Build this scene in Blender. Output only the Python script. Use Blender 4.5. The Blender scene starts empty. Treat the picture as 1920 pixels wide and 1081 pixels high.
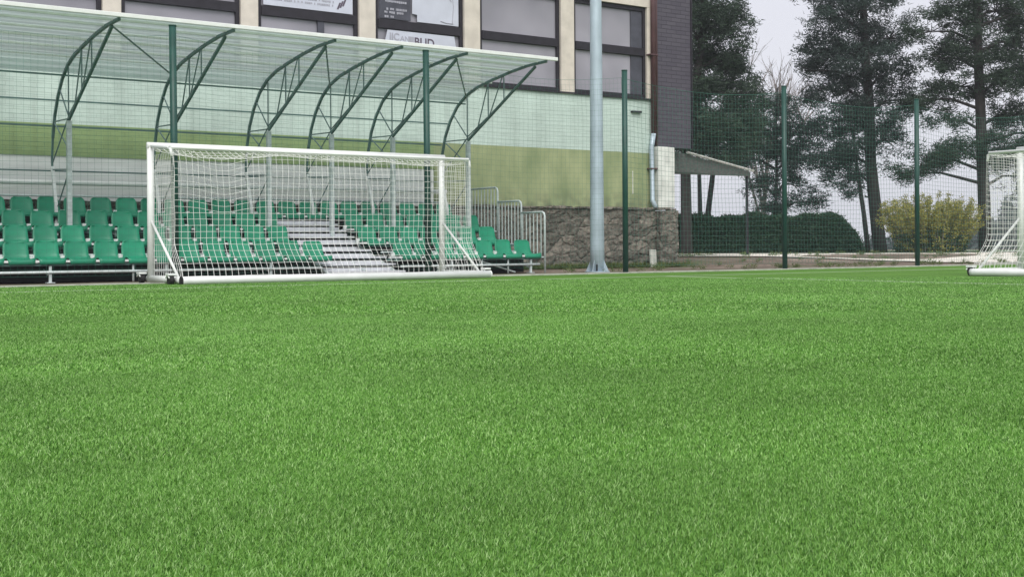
import bpy, bmesh, math, random
import numpy as np
from mathutils import Matrix, Vector, noise
random.seed(7)
rng = np.random.default_rng(11)
S = bpy.context.scene
COL = S.collection
R = math.radians

# ------------------------------------------------------------------ camera
PITCH, ROLL, AZ, CAMH = -0.002, -0.006, 0.960, 0.523
F = Vector((math.cos(AZ)*math.cos(PITCH), math.sin(AZ)*math.cos(PITCH), -math.sin(PITCH)))
RT = Vector((math.sin(AZ), -math.cos(AZ), 0))
UP = RT.cross(F)
R2 = RT*math.cos(ROLL) + UP*math.sin(ROLL)
U2 = -RT*math.sin(ROLL) + UP*math.cos(ROLL)
cd = bpy.data.cameras.new('camera')
cam = bpy.data.objects.new('camera', cd); COL.objects.link(cam)
M = Matrix.Identity(4)
for i in range(3):
    M[i][0], M[i][1], M[i][2] = R2[i], U2[i], -F[i]
M[2][3] = CAMH
cam.matrix_world = M
cd.sensor_width = 36; cd.sensor_fit = 'HORIZONTAL'
cd.lens = 2331/1920*36
cd.shift_y = -(540.5-456.2)/1920
cd.clip_start = 0.05; cd.clip_end = 3000
S.camera = cam
def at(px, s, z=0.0):            # a column of the survey at distance s -> plan position
    xc = (px-960)/2331*s
    return Vector((0.5735*s+0.8192*xc, 0.8192*s-0.5735*xc, z))

# ------------------------------------------------------------------ sky, sun, exposure
SUN_EL, SUN_AZ = R(48), R(207)          # soft sun behind thin cloud, from behind and left of the camera
W = bpy.data.worlds.new('World'); S.world = W; W.use_nodes = True
nt = W.node_tree; nt.nodes.clear()
out = nt.nodes.new('ShaderNodeOutputWorld'); bg = nt.nodes.new('ShaderNodeBackground')
sky = nt.nodes.new('ShaderNodeTexSky'); sky.sky_type = 'NISHITA'; sky.sun_disc = False
sky.sun_elevation = SUN_EL; sky.sun_rotation = SUN_AZ; sky.dust_density = 3; sky.air_density = 1.0
mx = nt.nodes.new('ShaderNodeMix'); mx.data_type = 'RGBA'; mx.inputs[0].default_value = 0.93
tc = nt.nodes.new('ShaderNodeTexCoord'); nz = nt.nodes.new('ShaderNodeTexNoise')
nz.inputs['Scale'].default_value = 2.2; nz.inputs['Detail'].default_value = 5
cr = nt.nodes.new('ShaderNodeValToRGB')
cr.color_ramp.elements[0].position = .3; cr.color_ramp.elements[0].color = (7.9, 8.0, 8.8, 1)
cr.color_ramp.elements[1].position = .7; cr.color_ramp.elements[1].color = (8.7, 8.7, 9.3, 1)
nt.links.new(tc.outputs['Generated'], nz.inputs['Vector'])
nt.links.new(nz.outputs['Fac'], cr.inputs[0])
nt.links.new(sky.outputs[0], mx.inputs[6]); nt.links.new(cr.outputs[0], mx.inputs[7])
nt.links.new(mx.outputs[2], bg.inputs[0]); bg.inputs[1].default_value = 0.096
nt.links.new(bg.outputs[0], out.inputs[0])
sl = bpy.data.lights.new('sun', 'SUN'); sl.energy = 3.0; sl.angle = R(48); sl.color = (1, .97, .92)
so = bpy.data.objects.new('sun', sl); COL.objects.link(so)
so.rotation_euler = (R(90)-SUN_EL, 0, R(180)-SUN_AZ)
so.location = (-10, -10, 30)
S.view_settings.view_transform = 'Standard'; S.view_settings.look = 'None'
S.view_settings.exposure = 0.12; S.view_settings.gamma = 1; S.view_settings.use_curve_mapping = False
S.cycles.max_bounces = 8; S.cycles.transparent_max_bounces = 24

# ------------------------------------------------------------------ materials
def nodes(m):
    m.use_nodes = True
    return m.node_tree, m.node_tree.nodes['Principled BSDF']
def mat(name, col, rough=.6, var=.15, scale=8, metal=0.0, bump=0.0, bscale=60, spec=.4, col2=None, stretch=None):
    m = bpy.data.materials.new(name); t, b = nodes(m)
    b.inputs['Roughness'].default_value = rough; b.inputs['Metallic'].default_value = metal
    b.inputs['Specular IOR Level'].default_value = spec
    c = t.nodes.new('ShaderNodeTexCoord'); mp = t.nodes.new('ShaderNodeMapping')
    t.links.new(c.outputs['Object'], mp.inputs[0])
    if stretch: mp.inputs['Scale'].default_value = stretch
    n = t.nodes.new('ShaderNodeTexNoise'); n.inputs['Scale'].default_value = scale; n.inputs['Detail'].default_value = 6
    t.links.new(mp.outputs[0], n.inputs['Vector'])
    r = t.nodes.new('ShaderNodeValToRGB')
    a = tuple(max(0, x*(1-var)) for x in col); d = tuple(min(1, x*(1+var)) for x in (col2 or col))
    r.color_ramp.elements[0].position = .32; r.color_ramp.elements[0].color = (*a, 1)
    r.color_ramp.elements[1].position = .68; r.color_ramp.elements[1].color = (*d, 1)
    t.links.new(n.outputs['Fac'], r.inputs[0]); t.links.new(r.outputs[0], b.inputs['Base Color'])
    if bump:
        n2 = t.nodes.new('ShaderNodeTexNoise'); n2.inputs['Scale'].default_value = bscale; n2.inputs['Detail'].default_value = 4
        t.links.new(mp.outputs[0], n2.inputs['Vector'])
        bp = t.nodes.new('ShaderNodeBump'); bp.inputs['Strength'].default_value = bump; bp.inputs['Distance'].default_value = .02
        t.links.new(n2.outputs['Fac'], bp.inputs['Height']); t.links.new(bp.outputs[0], b.inputs['Normal'])
    return m
M_ = {}
M_['white_paint'] = mat('white_paint', (.72,.74,.73), .35, .06, 5)
M_['white_net'] = mat('white_net', (.80,.80,.78), .8, .08, 10)
M_['black_rubber'] = mat('black_rubber', (.015,.015,.016), .7, .2)
M_['galv'] = mat('galvanised', (.52,.58,.58), .45, .14, 14, metal=.1, bump=.05)
M_['galv_pole'] = mat('galvanised_pole', (.40,.48,.54), .45, .16, 3.2, metal=.25, bump=.05, stretch=(1,1,.5))
M_['green_post'] = mat('green_post', (.012,.060,.048), .45, .15, 5)
M_['green_net'] = mat('green_net', (.05,.16,.125), .8, .1)
M_['dark_steel'] = mat('dark_steel', (.095,.165,.158), .5, .2, 7)
M_['mid_steel'] = mat('mid_steel', (.15,.22,.225), .5, .2, 7)
M_['seat'] = mat('seat_plastic', (.010,.195,.108), .38, .18, 2.3, col2=(.014,.235,.132), bump=.04, spec=.45)
M_['deck'] = mat('deck_board', (.17,.175,.185), .7, .15, 9, bump=.1)
_t, _b = nodes(M_['seat']); _oi = _t.nodes.new('ShaderNodeObjectInfo'); _mr = _t.nodes.new('ShaderNodeMapRange'); _mr.inputs[3].default_value = .84; _mr.inputs[4].default_value = 1.12
_mx = _t.nodes.new('ShaderNodeMix'); _mx.data_type = 'RGBA'; _mx.blend_type = 'MULTIPLY'; _mx.inputs[0].default_value = 1
_src = _b.inputs['Base Color'].links[0].from_socket
_t.links.new(_oi.outputs['Random'], _mr.inputs[0]); _t.links.new(_src, _mx.inputs[6]); _t.links.new(_mr.outputs[0], _mx.inputs[7]); _t.links.new(_mx.outputs[2], _b.inputs['Base Color'])
M_['step'] = mat('step_board', (.60,.61,.65), .6, .12, 9, bump=.1)
M_['under'] = mat('under_seat_shade', (.022,.024,.026), .9, .3, 5)  # near-black colour standing in for shade under and between the seat rows
M_['cream'] = mat('cream_render', (.58,.53,.465), .85, .10, 4, bump=.2)
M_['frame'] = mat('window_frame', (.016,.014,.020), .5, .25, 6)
M_['dark_red'] = mat('brown_pipe', (.085,.042,.045), .45, .2, 4)
M_['pier'] = mat('pier_render', (.62,.64,.60), .85, .16, 3.5, bump=.3, bscale=30)
M_['bark'] = mat('pine_bark', (.036,.032,.031), .95, .35, 5, bump=.6, bscale=12, stretch=(2,2,.5))
M_['twig'] = mat('bare_twig', (.19,.165,.155), .9, .2)
M_['porch'] = mat('porch_wood', (.10,.11,.10), .85, .3, 4, stretch=(1,1,7))
M_['porch_edge'] = mat('porch_edge', (.50,.50,.46), .7, .25, 6)
M_['poster'] = mat('poster_paper', (.50,.52,.60), .5, .06, 3)
M_['poster_dark'] = mat('poster_dark', (.06,.062,.08), .5, .2, 5)
M_['ink'] = mat('poster_ink', (.10,.08,.11), .6, .2)
M_['ink_pale'] = mat('poster_pale_ink', (.33,.33,.38), .6, .15)
M_['kerb'] = mat('kerb_concrete', (.36,.37,.33), .9, .25, 6, bump=.3)
M_['path'] = mat('path_paving', (.68,.64,.57), .9, .15, 2.5)

def leafmat(name, a, b_, rough=.6, trans=.25):
    m = bpy.data.materials.new(name); t, b = nodes(m)
    g = t.nodes.new('ShaderNodeNewGeometry'); r = t.nodes.new('ShaderNodeValToRGB')
    r.color_ramp.elements[0].color = (*a, 1); r.color_ramp.elements[1].color = (*b_, 1)
    t.links.new(g.outputs['Random Per Island'], r.inputs[0])
    t.links.new(r.outputs[0], b.inputs['Base Color']); b.inputs['Roughness'].default_value = rough
    b.inputs['Specular IOR Level'].default_value = .25
    o = t.nodes['Material Output']; tr = t.nodes.new('ShaderNodeBsdfTranslucent'); mxs = t.nodes.new('ShaderNodeMixShader')
    t.links.new(r.outputs[0], tr.inputs[0]); mxs.inputs[0].default_value = trans
    t.links.new(b.outputs[0], mxs.inputs[1]); t.links.new(tr.outputs[0], mxs.inputs[2]); t.links.new(mxs.outputs[0], o.inputs[0])
    return m
M_['needle'] = leafmat('pine_needles', (.020,.040,.028), (.052,.088,.052))
M_['needle2'] = leafmat('pine_needles_blue', (.022,.040,.036), (.050,.082,.064))
M_['hedge'] = leafmat('hedge_leaves', (.014,.042,.020), (.034,.078,.038))
M_['yellow'] = leafmat('shrub_blossom', (.17,.18,.04), (.44,.42,.12))
M_['farwood'] = leafmat('far_wood', (.055,.075,.075), (.085,.10,.10))

def brickwall(name, col, mortar, bands=None):
    m = bpy.data.materials.new(name); t, b = nodes(m); L = t.links.new
    c = t.nodes.new('ShaderNodeTexCoord'); sp = t.nodes.new('ShaderNodeSeparateXYZ'); cb = t.nodes.new('ShaderNodeCombineXYZ')
    L(c.outputs['Object'], sp.inputs[0]); L(sp.outputs['X'], cb.inputs['X']); L(sp.outputs['Z'], cb.inputs['Y'])
    br = t.nodes.new('ShaderNodeTexBrick'); br.inputs['Scale'].default_value = 1
    br.inputs['Brick Width'].default_value = .26; br.inputs['Row Height'].default_value = .08; br.inputs['Mortar Size'].default_value = .006
    br.inputs['Mortar Smooth'].default_value = .3
    br.inputs['Color1'].default_value = (*col, 1); br.inputs['Color2'].default_value = (*[x*.94 for x in col], 1); br.inputs['Mortar'].default_value = (*mortar, 1)
    L(cb.outputs[0], br.inputs['Vector'])
    n = t.nodes.new('ShaderNodeTexNoise'); n.inputs['Scale'].default_value = .9; n.inputs['Detail'].default_value = 8
    L(c.outputs['Object'], n.inputs['Vector'])
    mr = t.nodes.new('ShaderNodeMapRange'); mr.inputs[1].default_value = .3; mr.inputs[2].default_value = .7; mr.inputs[3].default_value = .86; mr.inputs[4].default_value = 1.08
    L(n.outputs['Fac'], mr.inputs[0])
    mps = t.nodes.new('ShaderNodeMapping'); mps.inputs['Scale'].default_value = (3.5, 1, .28); L(c.outputs['Object'], mps.inputs[0])
    ns = t.nodes.new('ShaderNodeTexNoise'); ns.inputs['Scale'].default_value = 1.3; ns.inputs['Detail'].default_value = 7; L(mps.outputs[0], ns.inputs['Vector'])
    ms_ = t.nodes.new('ShaderNodeMapRange'); ms_.inputs[1].default_value = .32; ms_.inputs[2].default_value = .5; ms_.inputs[3].default_value = .86; ms_.inputs[4].default_value = 1.0; L(ns.outputs['Fac'], ms_.inputs[0])
    mu = t.nodes.new('ShaderNodeMath'); mu.operation = 'MULTIPLY'; L(mr.outputs[0], mu.inputs[0]); L(ms_.outputs[0], mu.inputs[1])
    mm = t.nodes.new('ShaderNodeMix'); mm.data_type = 'RGBA'; mm.blend_type = 'MULTIPLY'; mm.inputs[0].default_value = 1
    L(br.outputs['Color'], mm.inputs[6]); L(mu.outputs[0], mm.inputs[7]); L(mm.outputs[2], b.inputs['Base Color'])
    bp = t.nodes.new('ShaderNodeBump'); bp.inputs['Strength'].default_value = .5; bp.inputs['Distance'].default_value = .012; bp.invert = True
    L(br.outputs['Fac'], bp.inputs['Height']); L(bp.outputs[0], b.inputs['Normal']); b.inputs['Roughness'].default_value = .85
    return m
M_['mint'] = brickwall('mint_painted_brick', (.51,.62,.565), (.43,.53,.48))
M_['olive'] = brickwall('olive_painted_brick', (.27,.37,.17), (.21,.30,.14))
M_['olive_worn'] = mat('olive_worn_render', (.225,.285,.145), .9, .10, 1.3, col2=(.31,.345,.19), bump=.2, bscale=20, stretch=(1.4,1,.8))
def splash(m_, z0, z1, x0=None):          # soil splashed up the wall foot, a real deposit on the paint
    t, b = nodes(m_); L = t.links.new; src = b.inputs['Base Color'].links[0].from_socket
    c = t.nodes.new('ShaderNodeNewGeometry'); sp = t.nodes.new('ShaderNodeSeparateXYZ'); L(c.outputs['Position'], sp.inputs[0])
    n = t.nodes.new('ShaderNodeTexNoise'); n.inputs['Scale'].default_value = 5; n.inputs['Detail'].default_value = 8; L(c.outputs['Position'], n.inputs['Vector'])
    a = t.nodes.new('ShaderNodeMapRange'); a.inputs[1].default_value = z0; a.inputs[2].default_value = z1; a.inputs[3].default_value = .75; a.inputs[4].default_value = 0; L(sp.outputs['Z'], a.inputs[0])
    q = t.nodes.new('ShaderNodeMapRange'); q.inputs[1].default_value = .35; q.inputs[2].default_value = .62; L(n.outputs['Fac'], q.inputs[0])
    mu = t.nodes.new('ShaderNodeMath'); mu.operation = 'MULTIPLY'; L(a.outputs[0], mu.inputs[0]); L(q.outputs[0], mu.inputs[1])
    mx_ = t.nodes.new('ShaderNodeMix'); mx_.data_type = 'RGBA'; mx_.inputs[7].default_value = (.10,.105,.07,1)
    L(mu.outputs[0], mx_.inputs[0]); L(src, mx_.inputs[6]); L(mx_.outputs[2], b.inputs['Base Color'])
splash(M_['olive_worn'], 1.36, 1.85)
M_['greyband'] = mat('grey_render_band', (.70,.72,.71), .85, .10, 2, bump=.15, stretch=(.6,1,4))

m = bpy.data.materials.new('rough_stone'); t, b = nodes(m); L = t.links.new; M_['stone'] = m
c = t.nodes.new('ShaderNodeTexCoord'); mp = t.nodes.new('ShaderNodeMapping'); mp.inputs['Scale'].default_value = (4.2, 4.2, 5.6)
L(c.outputs['Object'], mp.inputs[0])
nw = t.nodes.new('ShaderNodeTexNoise'); nw.inputs['Scale'].default_value = 2.5; L(mp.outputs[0], nw.inputs['Vector'])
ad = t.nodes.new('ShaderNodeMix'); ad.data_type = 'VECTOR'; ad.inputs[0].default_value = .34
L(mp.outputs[0], ad.inputs[4]); L(nw.outputs['Color'], ad.inputs[5])
vo = t.nodes.new('ShaderNodeTexVoronoi'); L(ad.outputs[1], vo.inputs['Vector']); vo.inputs['Scale'].default_value = 1.3
ve = t.nodes.new('ShaderNodeTexVoronoi'); ve.feature = 'DISTANCE_TO_EDGE'; L(ad.outputs[1], ve.inputs['Vector']); ve.inputs['Scale'].default_value = 1.3
sp = t.nodes.new('ShaderNodeSeparateColor'); L(vo.outputs['Color'], sp.inputs[0])
r = t.nodes.new('ShaderNodeValToRGB'); r.color_ramp.elements[0].color = (.075,.074,.060,1); r.color_ramp.elements[1].color = (.20,.18,.15,1)
L(sp.outputs[0], r.inputs[0])
nf = t.nodes.new('ShaderNodeTexNoise'); nf.inputs['Scale'].default_value = 14; nf.inputs['Detail'].default_value = 8; L(c.outputs['Object'], nf.inputs['Vector'])
r3 = t.nodes.new('ShaderNodeMapRange'); r3.inputs[1].default_value = .3; r3.inputs[2].default_value = .7; r3.inputs[3].default_value = .5; r3.inputs[4].default_value = 1.45; L(nf.outputs['Fac'], r3.inputs[0])
mm = t.nodes.new('ShaderNodeMix'); mm.data_type = 'RGBA'; mm.blend_type = 'MULTIPLY'; mm.inputs[0].default_value = 1
L(r.outputs[0], mm.inputs[6]); L(r3.outputs[0], mm.inputs[7])
r4 = t.nodes.new('ShaderNodeMapRange'); r4.inputs[1].default_value = 0; r4.inputs[2].default_value = .16; r4.inputs[3].default_value = .45; L(ve.outputs['Distance'], r4.inputs[0])
m2 = t.nodes.new('ShaderNodeMix'); m2.data_type = 'RGBA'; m2.inputs[6].default_value = (.115,.108,.09,1)
L(r4.outputs[0], m2.inputs[0]); L(mm.outputs[2], m2.inputs[7]); L(m2.outputs[2], b.inputs['Base Color'])
bp = t.nodes.new('ShaderNodeBump'); bp.inputs['Strength'].default_value = .9; bp.inputs['Distance'].default_value = .05
L(r4.outputs[0], bp.inputs['Height']); L(bp.outputs[0], b.inputs['Normal']); b.inputs['Roughness'].default_value = .95

def cladmat():
    m = bpy.data.materials.new('slate_cladding'); t, b = nodes(m); L = t.links.new
    c = t.nodes.new('ShaderNodeTexCoord'); sp = t.nodes.new('ShaderNodeSeparateXYZ'); cb = t.nodes.new('ShaderNodeCombineXYZ')
    L(c.outputs['Object'], sp.inputs[0]); L(sp.outputs['X'], cb.inputs['X']); L(sp.outputs['Z'], cb.inputs['Y'])
    br = t.nodes.new('ShaderNodeTexBrick'); br.inputs['Brick Width'].default_value = .32; br.inputs['Row Height'].default_value = .10; br.inputs['Mortar Size'].default_value = .007; br.inputs['Scale'].default_value = 1
    br.inputs['Color1'].default_value = (.062,.055,.075,1); br.inputs['Color2'].default_value = (.078,.070,.090,1); br.inputs['Mortar'].default_value = (.03,.027,.04,1)
    L(cb.outputs[0], br.inputs['Vector']); L(br.outputs['Color'], b.inputs['Base Color'])
    bp = t.nodes.new('ShaderNodeBump'); bp.inputs['Strength'].default_value = .6; bp.invert = True; bp.inputs['Distance'].default_value = .02
    L(br.outputs['Fac'], bp.inputs['Height']); L(bp.outputs[0], b.inputs['Normal']); b.inputs['Roughness'].default_value = .7
    return m
M_['slate'] = cladmat()
m = bpy.data.materials.new('window_glass'); t, b = nodes(m); M_['glass'] = m
b.inputs['Base Color'].default_value = (.205,.195,.225,1); b.inputs['Roughness'].default_value = .12; b.inputs['Specular IOR Level'].default_value = .7
n = t.nodes.new('ShaderNodeTexNoise'); n.inputs['Scale'].default_value = .7; c = t.nodes.new('ShaderNodeTexCoord'); t.links.new(c.outputs['Object'], n.inputs['Vector'])
r = t.nodes.new('ShaderNodeValToRGB'); r.color_ramp.elements[0].color = (.21,.205,.235,1); r.color_ramp.elements[1].color = (.30,.29,.33,1); r.color_ramp.elements[0].position = .35; r.color_ramp.elements[1].position = .65
t.links.new(n.outputs['Fac'], r.inputs[0]); t.links.new(r.outputs[0], b.inputs['Base Color'])

m = bpy.data.materials.new('translucent_sheet'); m.use_nodes = True; t = m.node_tree; t.nodes.clear(); L = t.links.new; M_['sheet'] = m
o = t.nodes.new('ShaderNodeOutputMaterial'); tr = t.nodes.new('ShaderNodeBsdfTranslucent'); tp = t.nodes.new('ShaderNodeBsdfTransparent'); gl = t.nodes.new('ShaderNodeBsdfGlossy'); df = t.nodes.new('ShaderNodeBsdfDiffuse')
tr.inputs[0].default_value = (.66,.76,.75,1); tp.inputs[0].default_value = (.80,.92,.88,1); gl.inputs['Roughness'].default_value = .25; gl.inputs[0].default_value = (.8,.85,.85,1)
df.inputs[0].default_value = (.42,.50,.48,1)
a1 = t.nodes.new('ShaderNodeMixShader'); a2 = t.nodes.new('ShaderNodeMixShader'); a3 = t.nodes.new('ShaderNodeMixShader')
L(tr.outputs[0], a1.inputs[1]); L(df.outputs[0], a1.inputs[2]); a1.inputs[0].default_value = .5
L(a1.outputs[0], a2.inputs[1]); L(tp.outputs[0], a2.inputs[2])
c = t.nodes.new('ShaderNodeTexCoord'); mp = t.nodes.new('ShaderNodeMapping'); mp.inputs['Scale'].default_value = (.5, 5, 5); L(c.outputs['Object'], mp.inputs[0])
n = t.nodes.new('ShaderNodeTexNoise'); n.inputs['Scale'].default_value = 1.4; n.inputs['Detail'].default_value = 4; L(mp.outputs[0], n.inputs['Vector'])
mr = t.nodes.new('ShaderNodeMapRange'); mr.inputs[1].default_value = .35; mr.inputs[2].default_value = .65; mr.inputs[3].default_value = .12; mr.inputs[4].default_value = .32
L(n.outputs['Fac'], mr.inputs[0]); L(mr.outputs[0], a2.inputs[0])
L(a2.outputs[0], a3.inputs[1]); L(gl.outputs[0], a3.inputs[2]); a3.inputs[0].default_value = .22; L(a3.outputs[0], o.inputs[0])

TOUCH_Y, GOAL_X = 15.5, 13.95
def turfmat(name, blades):
    m = bpy.data.materials.new(name); t, b = nodes(m); L = t.links.new
    c = t.nodes.new('ShaderNodeTexCoord')
    n = t.nodes.new('ShaderNodeTexNoise'); n.inputs['Scale'].default_value = .8; n.inputs['Detail'].default_value = 5
    mp = t.nodes.new('ShaderNodeMapping'); mp.inputs['Scale'].default_value = (1, 1, .01); L(c.outputs['Object'], mp.inputs[0]); L(mp.outputs[0], n.inputs['Vector'])
    if blades:
        g = t.nodes.new('ShaderNodeNewGeometry'); fac = g.outputs['Random Per Island']
        cols = [(0, (.024,.088,.008)), (.35, (.100,.255,.036)), (.8, (.205,.405,.090)), (1, (.36,.54,.22))]
    else:
        nn = t.nodes.new('ShaderNodeTexNoise'); nn.inputs['Scale'].default_value = 70; nn.inputs['Detail'].default_value = 6; L(mp.outputs[0], nn.inputs['Vector']); fac = nn.outputs['Fac']
        cols = [(.3, (.025,.07,.008)), (.5, (.075,.17,.024)), (.62, (.13,.27,.05)), (.75, (.19,.36,.085))]
    r = t.nodes.new('ShaderNodeValToRGB')
    while len(r.color_ramp.elements) < len(cols): r.color_ramp.elements.new(.5)
    for e, (p, cc) in zip(r.color_ramp.elements, cols): e.position = p; e.color = (*cc, 1)
    L(fac, r.inputs[0])
    mr = t.nodes.new('ShaderNodeMapRange'); mr.inputs[1].default_value = .3; mr.inputs[2].default_value = .7; mr.inputs[3].default_value = .88; mr.inputs[4].default_value = 1.16
    L(n.outputs['Fac'], mr.inputs[0])
    mpb = t.nodes.new('ShaderNodeMapping'); mpb.inputs['Scale'].default_value = (.22, 1.5, .01); mpb.inputs['Rotation'].default_value = (0, 0, R(12)); L(c.outputs['Object'], mpb.inputs[0])
    nb = t.nodes.new('ShaderNodeTexNoise'); nb.inputs['Scale'].default_value = 1.0; nb.inputs['Detail'].default_value = 3; L(mpb.outputs[0], nb.inputs['Vector'])
    mrb = t.nodes.new('ShaderNodeMapRange'); mrb.inputs[1].default_value = .35; mrb.inputs[2].default_value = .65; mrb.inputs[3].default_value = .95; mrb.inputs[4].default_value = 1.06; L(nb.outputs['Fac'], mrb.inputs[0])
    mu = t.nodes.new('ShaderNodeMath'); mu.operation = 'MULTIPLY'; L(mr.outputs[0], mu.inputs[0]); L(mrb.outputs[0], mu.inputs[1])
    mm = t.nodes.new('ShaderNodeMix'); mm.data_type = 'RGBA'; mm.blend_type = 'MULTIPLY'; mm.inputs[0].default_value = 1
    L(r.outputs[0], mm.inputs[6]); L(mu.outputs[0], mm.inputs[7])
    # white fibres woven in as pitch lines
    sp = t.nodes.new('ShaderNodeSeparateXYZ'); L(c.outputs['Object'], sp.inputs[0])
    def band(sock, c0, hw):
        s = t.nodes.new('ShaderNodeMath'); s.operation = 'SUBTRACT'; L(sock, s.inputs[0]); s.inputs[1].default_value = c0
        a = t.nodes.new('ShaderNodeMath'); a.operation = 'ABSOLUTE'; L(s.outputs[0], a.inputs[0])
        l = t.nodes.new('ShaderNodeMath'); l.operation = 'LESS_THAN'; L(a.outputs[0], l.inputs[0]); l.inputs[1].default_value = hw
        return l.outputs[0]
    def less(sock, v):
        l = t.nodes.new('ShaderNodeMath'); l.operation = 'LESS_THAN'; L(sock, l.inputs[0]); l.inputs[1].default_value = v; return l.outputs[0]
    def op(o_, a, b2):
        l = t.nodes.new('ShaderNodeMath'); l.operation = o_; L(a, l.inputs[0]); L(b2, l.inputs[1]); return l.outputs[0]
    l1 = band(sp.outputs['Y'], TOUCH_Y, .05)
    l2 = op('MULTIPLY', band(sp.outputs['X'], GOAL_X, .05), less(sp.outputs['Y'], TOUCH_Y))
    ml = op('MAXIMUM', l1, l2)
    m2 = t.nodes.new('ShaderNodeMix'); m2.data_type = 'RGBA'; m2.inputs[7].default_value = (.55,.60,.50,1)
    fm = t.nodes.new('ShaderNodeMath'); fm.operation = 'MULTIPLY'; L(ml, fm.inputs[0]); fm.inputs[1].default_value = .75
    L(fm.outputs[0], m2.inputs[0]); L(mm.outputs[2], m2.inputs[6]); L(m2.outputs[2], b.inputs['Base Color'])
    b.inputs['Roughness'].default_value = .55 if blades else .9; b.inputs['Specular IOR Level'].default_value = .3 if blades else .1
    if blades:
        o = t.nodes['Material Output']; tr = t.nodes.new('ShaderNodeBsdfTranslucent'); ms = t.nodes.new('ShaderNodeMixShader'); ms.inputs[0].default_value = .15
        L(m2.outputs[2], tr.inputs[0]); L(b.outputs[0], ms.inputs[1]); L(tr.outputs[0], ms.inputs[2]); L(ms.outputs[0], o.inputs[0])
    return m
M_['turf'] = turfmat('turf_base', False); M_['blade'] = turfmat('turf_blades', True)

def dirtmat():
    m = bpy.data.materials.new('bare_soil'); t, b = nodes(m); L = t.links.new
    c = t.nodes.new('ShaderNodeTexCoord')
    n = t.nodes.new('ShaderNodeTexNoise'); n.inputs['Scale'].default_value = .55; n.inputs['Detail'].default_value = 10; n.inputs['Roughness'].default_value = .65
    L(c.outputs['Object'], n.inputs['Vector'])
    r = t.nodes.new('ShaderNodeValToRGB')
    cols = [(.34, (.085,.11,.045)), (.45, (.12,.09,.065)), (.56, (.20,.155,.12)), (.68, (.36,.30,.25))]
    while len(r.color_ramp.elements) < len(cols): r.color_ramp.elements.new(.5)
    for e, (p, cc) in zip(r.color_ramp.elements, cols): e.position = p; e.color = (*cc, 1)
    L(n.outputs['Fac'], r.inputs[0])
    n2 = t.nodes.new('ShaderNodeTexNoise'); n2.inputs['Scale'].default_value = 12; n2.inputs['Detail'].default_value = 6; L(c.outputs['Object'], n2.inputs['Vector'])
    mr = t.nodes.new('ShaderNodeMapRange'); mr.inputs[1].default_value = .3; mr.inputs[2].default_value = .7; mr.inputs[3].default_value = .6; mr.inputs[4].default_value = 1.3; L(n2.outputs['Fac'], mr.inputs[0])
    mm = t.nodes.new('ShaderNodeMix'); mm.data_type = 'RGBA'; mm.blend_type = 'MULTIPLY'; mm.inputs[0].default_value = 1
    L(r.outputs[0], mm.inputs[6]); L(mr.outputs[0], mm.inputs[7]); L(mm.outputs[2], b.inputs['Base Color'])
    bp = t.nodes.new('ShaderNodeBump'); bp.inputs['Distance'].default_value = .05; L(n2.outputs['Fac'], bp.inputs['Height']); L(bp.outputs[0], b.inputs['Normal'])
    b.inputs['Roughness'].default_value = .95
    return m
M_['dirt'] = dirtmat()
M_['field'] = mat('far_field', (.11,.15,.085), .95, .2, .05)
M_['gravel'] = mat('grey_green_gravel', (.17,.20,.13), .95, .3, 3, col2=(.24,.25,.18), bump=.6, bscale=50)

# ------------------------------------------------------------------ building helpers
class MB:
    def __init__(s): s.v = []; s.f = []
    def quad(s, *p):
        i = len(s.v); s.v += [tuple(q) for q in p]; s.f.append(tuple(range(i, i+len(p))))
    def box(s, x0, x1, y0, y1, z0, z1):
        i = len(s.v)
        s.v += [(x0,y0,z0),(x1,y0,z0),(x1,y1,z0),(x0,y1,z0),(x0,y0,z1),(x1,y0,z1),(x1,y1,z1),(x0,y1,z1)]
        for q in ((0,3,2,1),(4,5,6,7),(0,1,5,4),(1,2,6,5),(2,3,7,6),(3,0,4,7)): s.f.append(tuple(i+k for k in q))
        return s
    def tube(s, pts, r, n=8, caps=True, rad=None, rot=0.0):
        pts = [Vector(p) for p in pts]; base = len(s.v); N = len(pts)
        up = None
        for k, p in enumerate(pts):
            if k == 0: d = pts[1]-p
            elif k == N-1: d = p-pts[k-1]
            else: d = pts[k+1]-pts[k-1]
            d.normalize()
            if up is None:
                up = Vector((0,0,1)) if abs(d.z) < .9 else Vector((1,0,0))
            a = d.cross(up)
            if a.length < 1e-4: a = d.cross(Vector((0,1,0)))
            a.normalize(); u = a.cross(d); u.normalize(); up = u
            rr = rad[k] if rad else r
            for j in range(n):
                t_ = 2*math.pi*j/n + rot
                s.v.append(tuple(p + a*math.cos(t_)*rr + u*math.sin(t_)*rr))
        for k in range(N-1):
            for j in range(n):
                a0 = base+k*n+j; a1 = base+k*n+(j+1) % n
                s.f.append((a0, a1, a1+n, a0+n))
        if caps:
            s.f.append(tuple(base+j for j in range(n))[::-1]); s.f.append(tuple(base+(N-1)*n+j for j in range(n)))
        return s
    def sq(s, a, b, w):       # square bar between two points
        return s.tube([a, b], w*.7071, 4, True, rot=math.pi/4)
    def prism(s, poly, z0, z1):
        i = len(s.v); n = len(poly)
        s.v += [(x, y, z0) for x, y in poly] + [(x, y, z1) for x, y in poly]
        s.f.append(tuple(range(i+n-1, i-1, -1))); s.f.append(tuple(range(i+n, i+2*n)))
        for k in range(n): s.f.append((i+k, i+(k+1) % n, i+n+(k+1) % n, i+n+k))
        return s
ORG = {}
def empty(name, loc, label, cat, group=None):
    o = bpy.data.objects.new(name, None); COL.objects.link(o); o.location = loc; o.empty_display_size = .3
    o['label'] = label; o['category'] = cat
    if group: o['group'] = group
    ORG[o] = Vector(loc); return o
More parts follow.
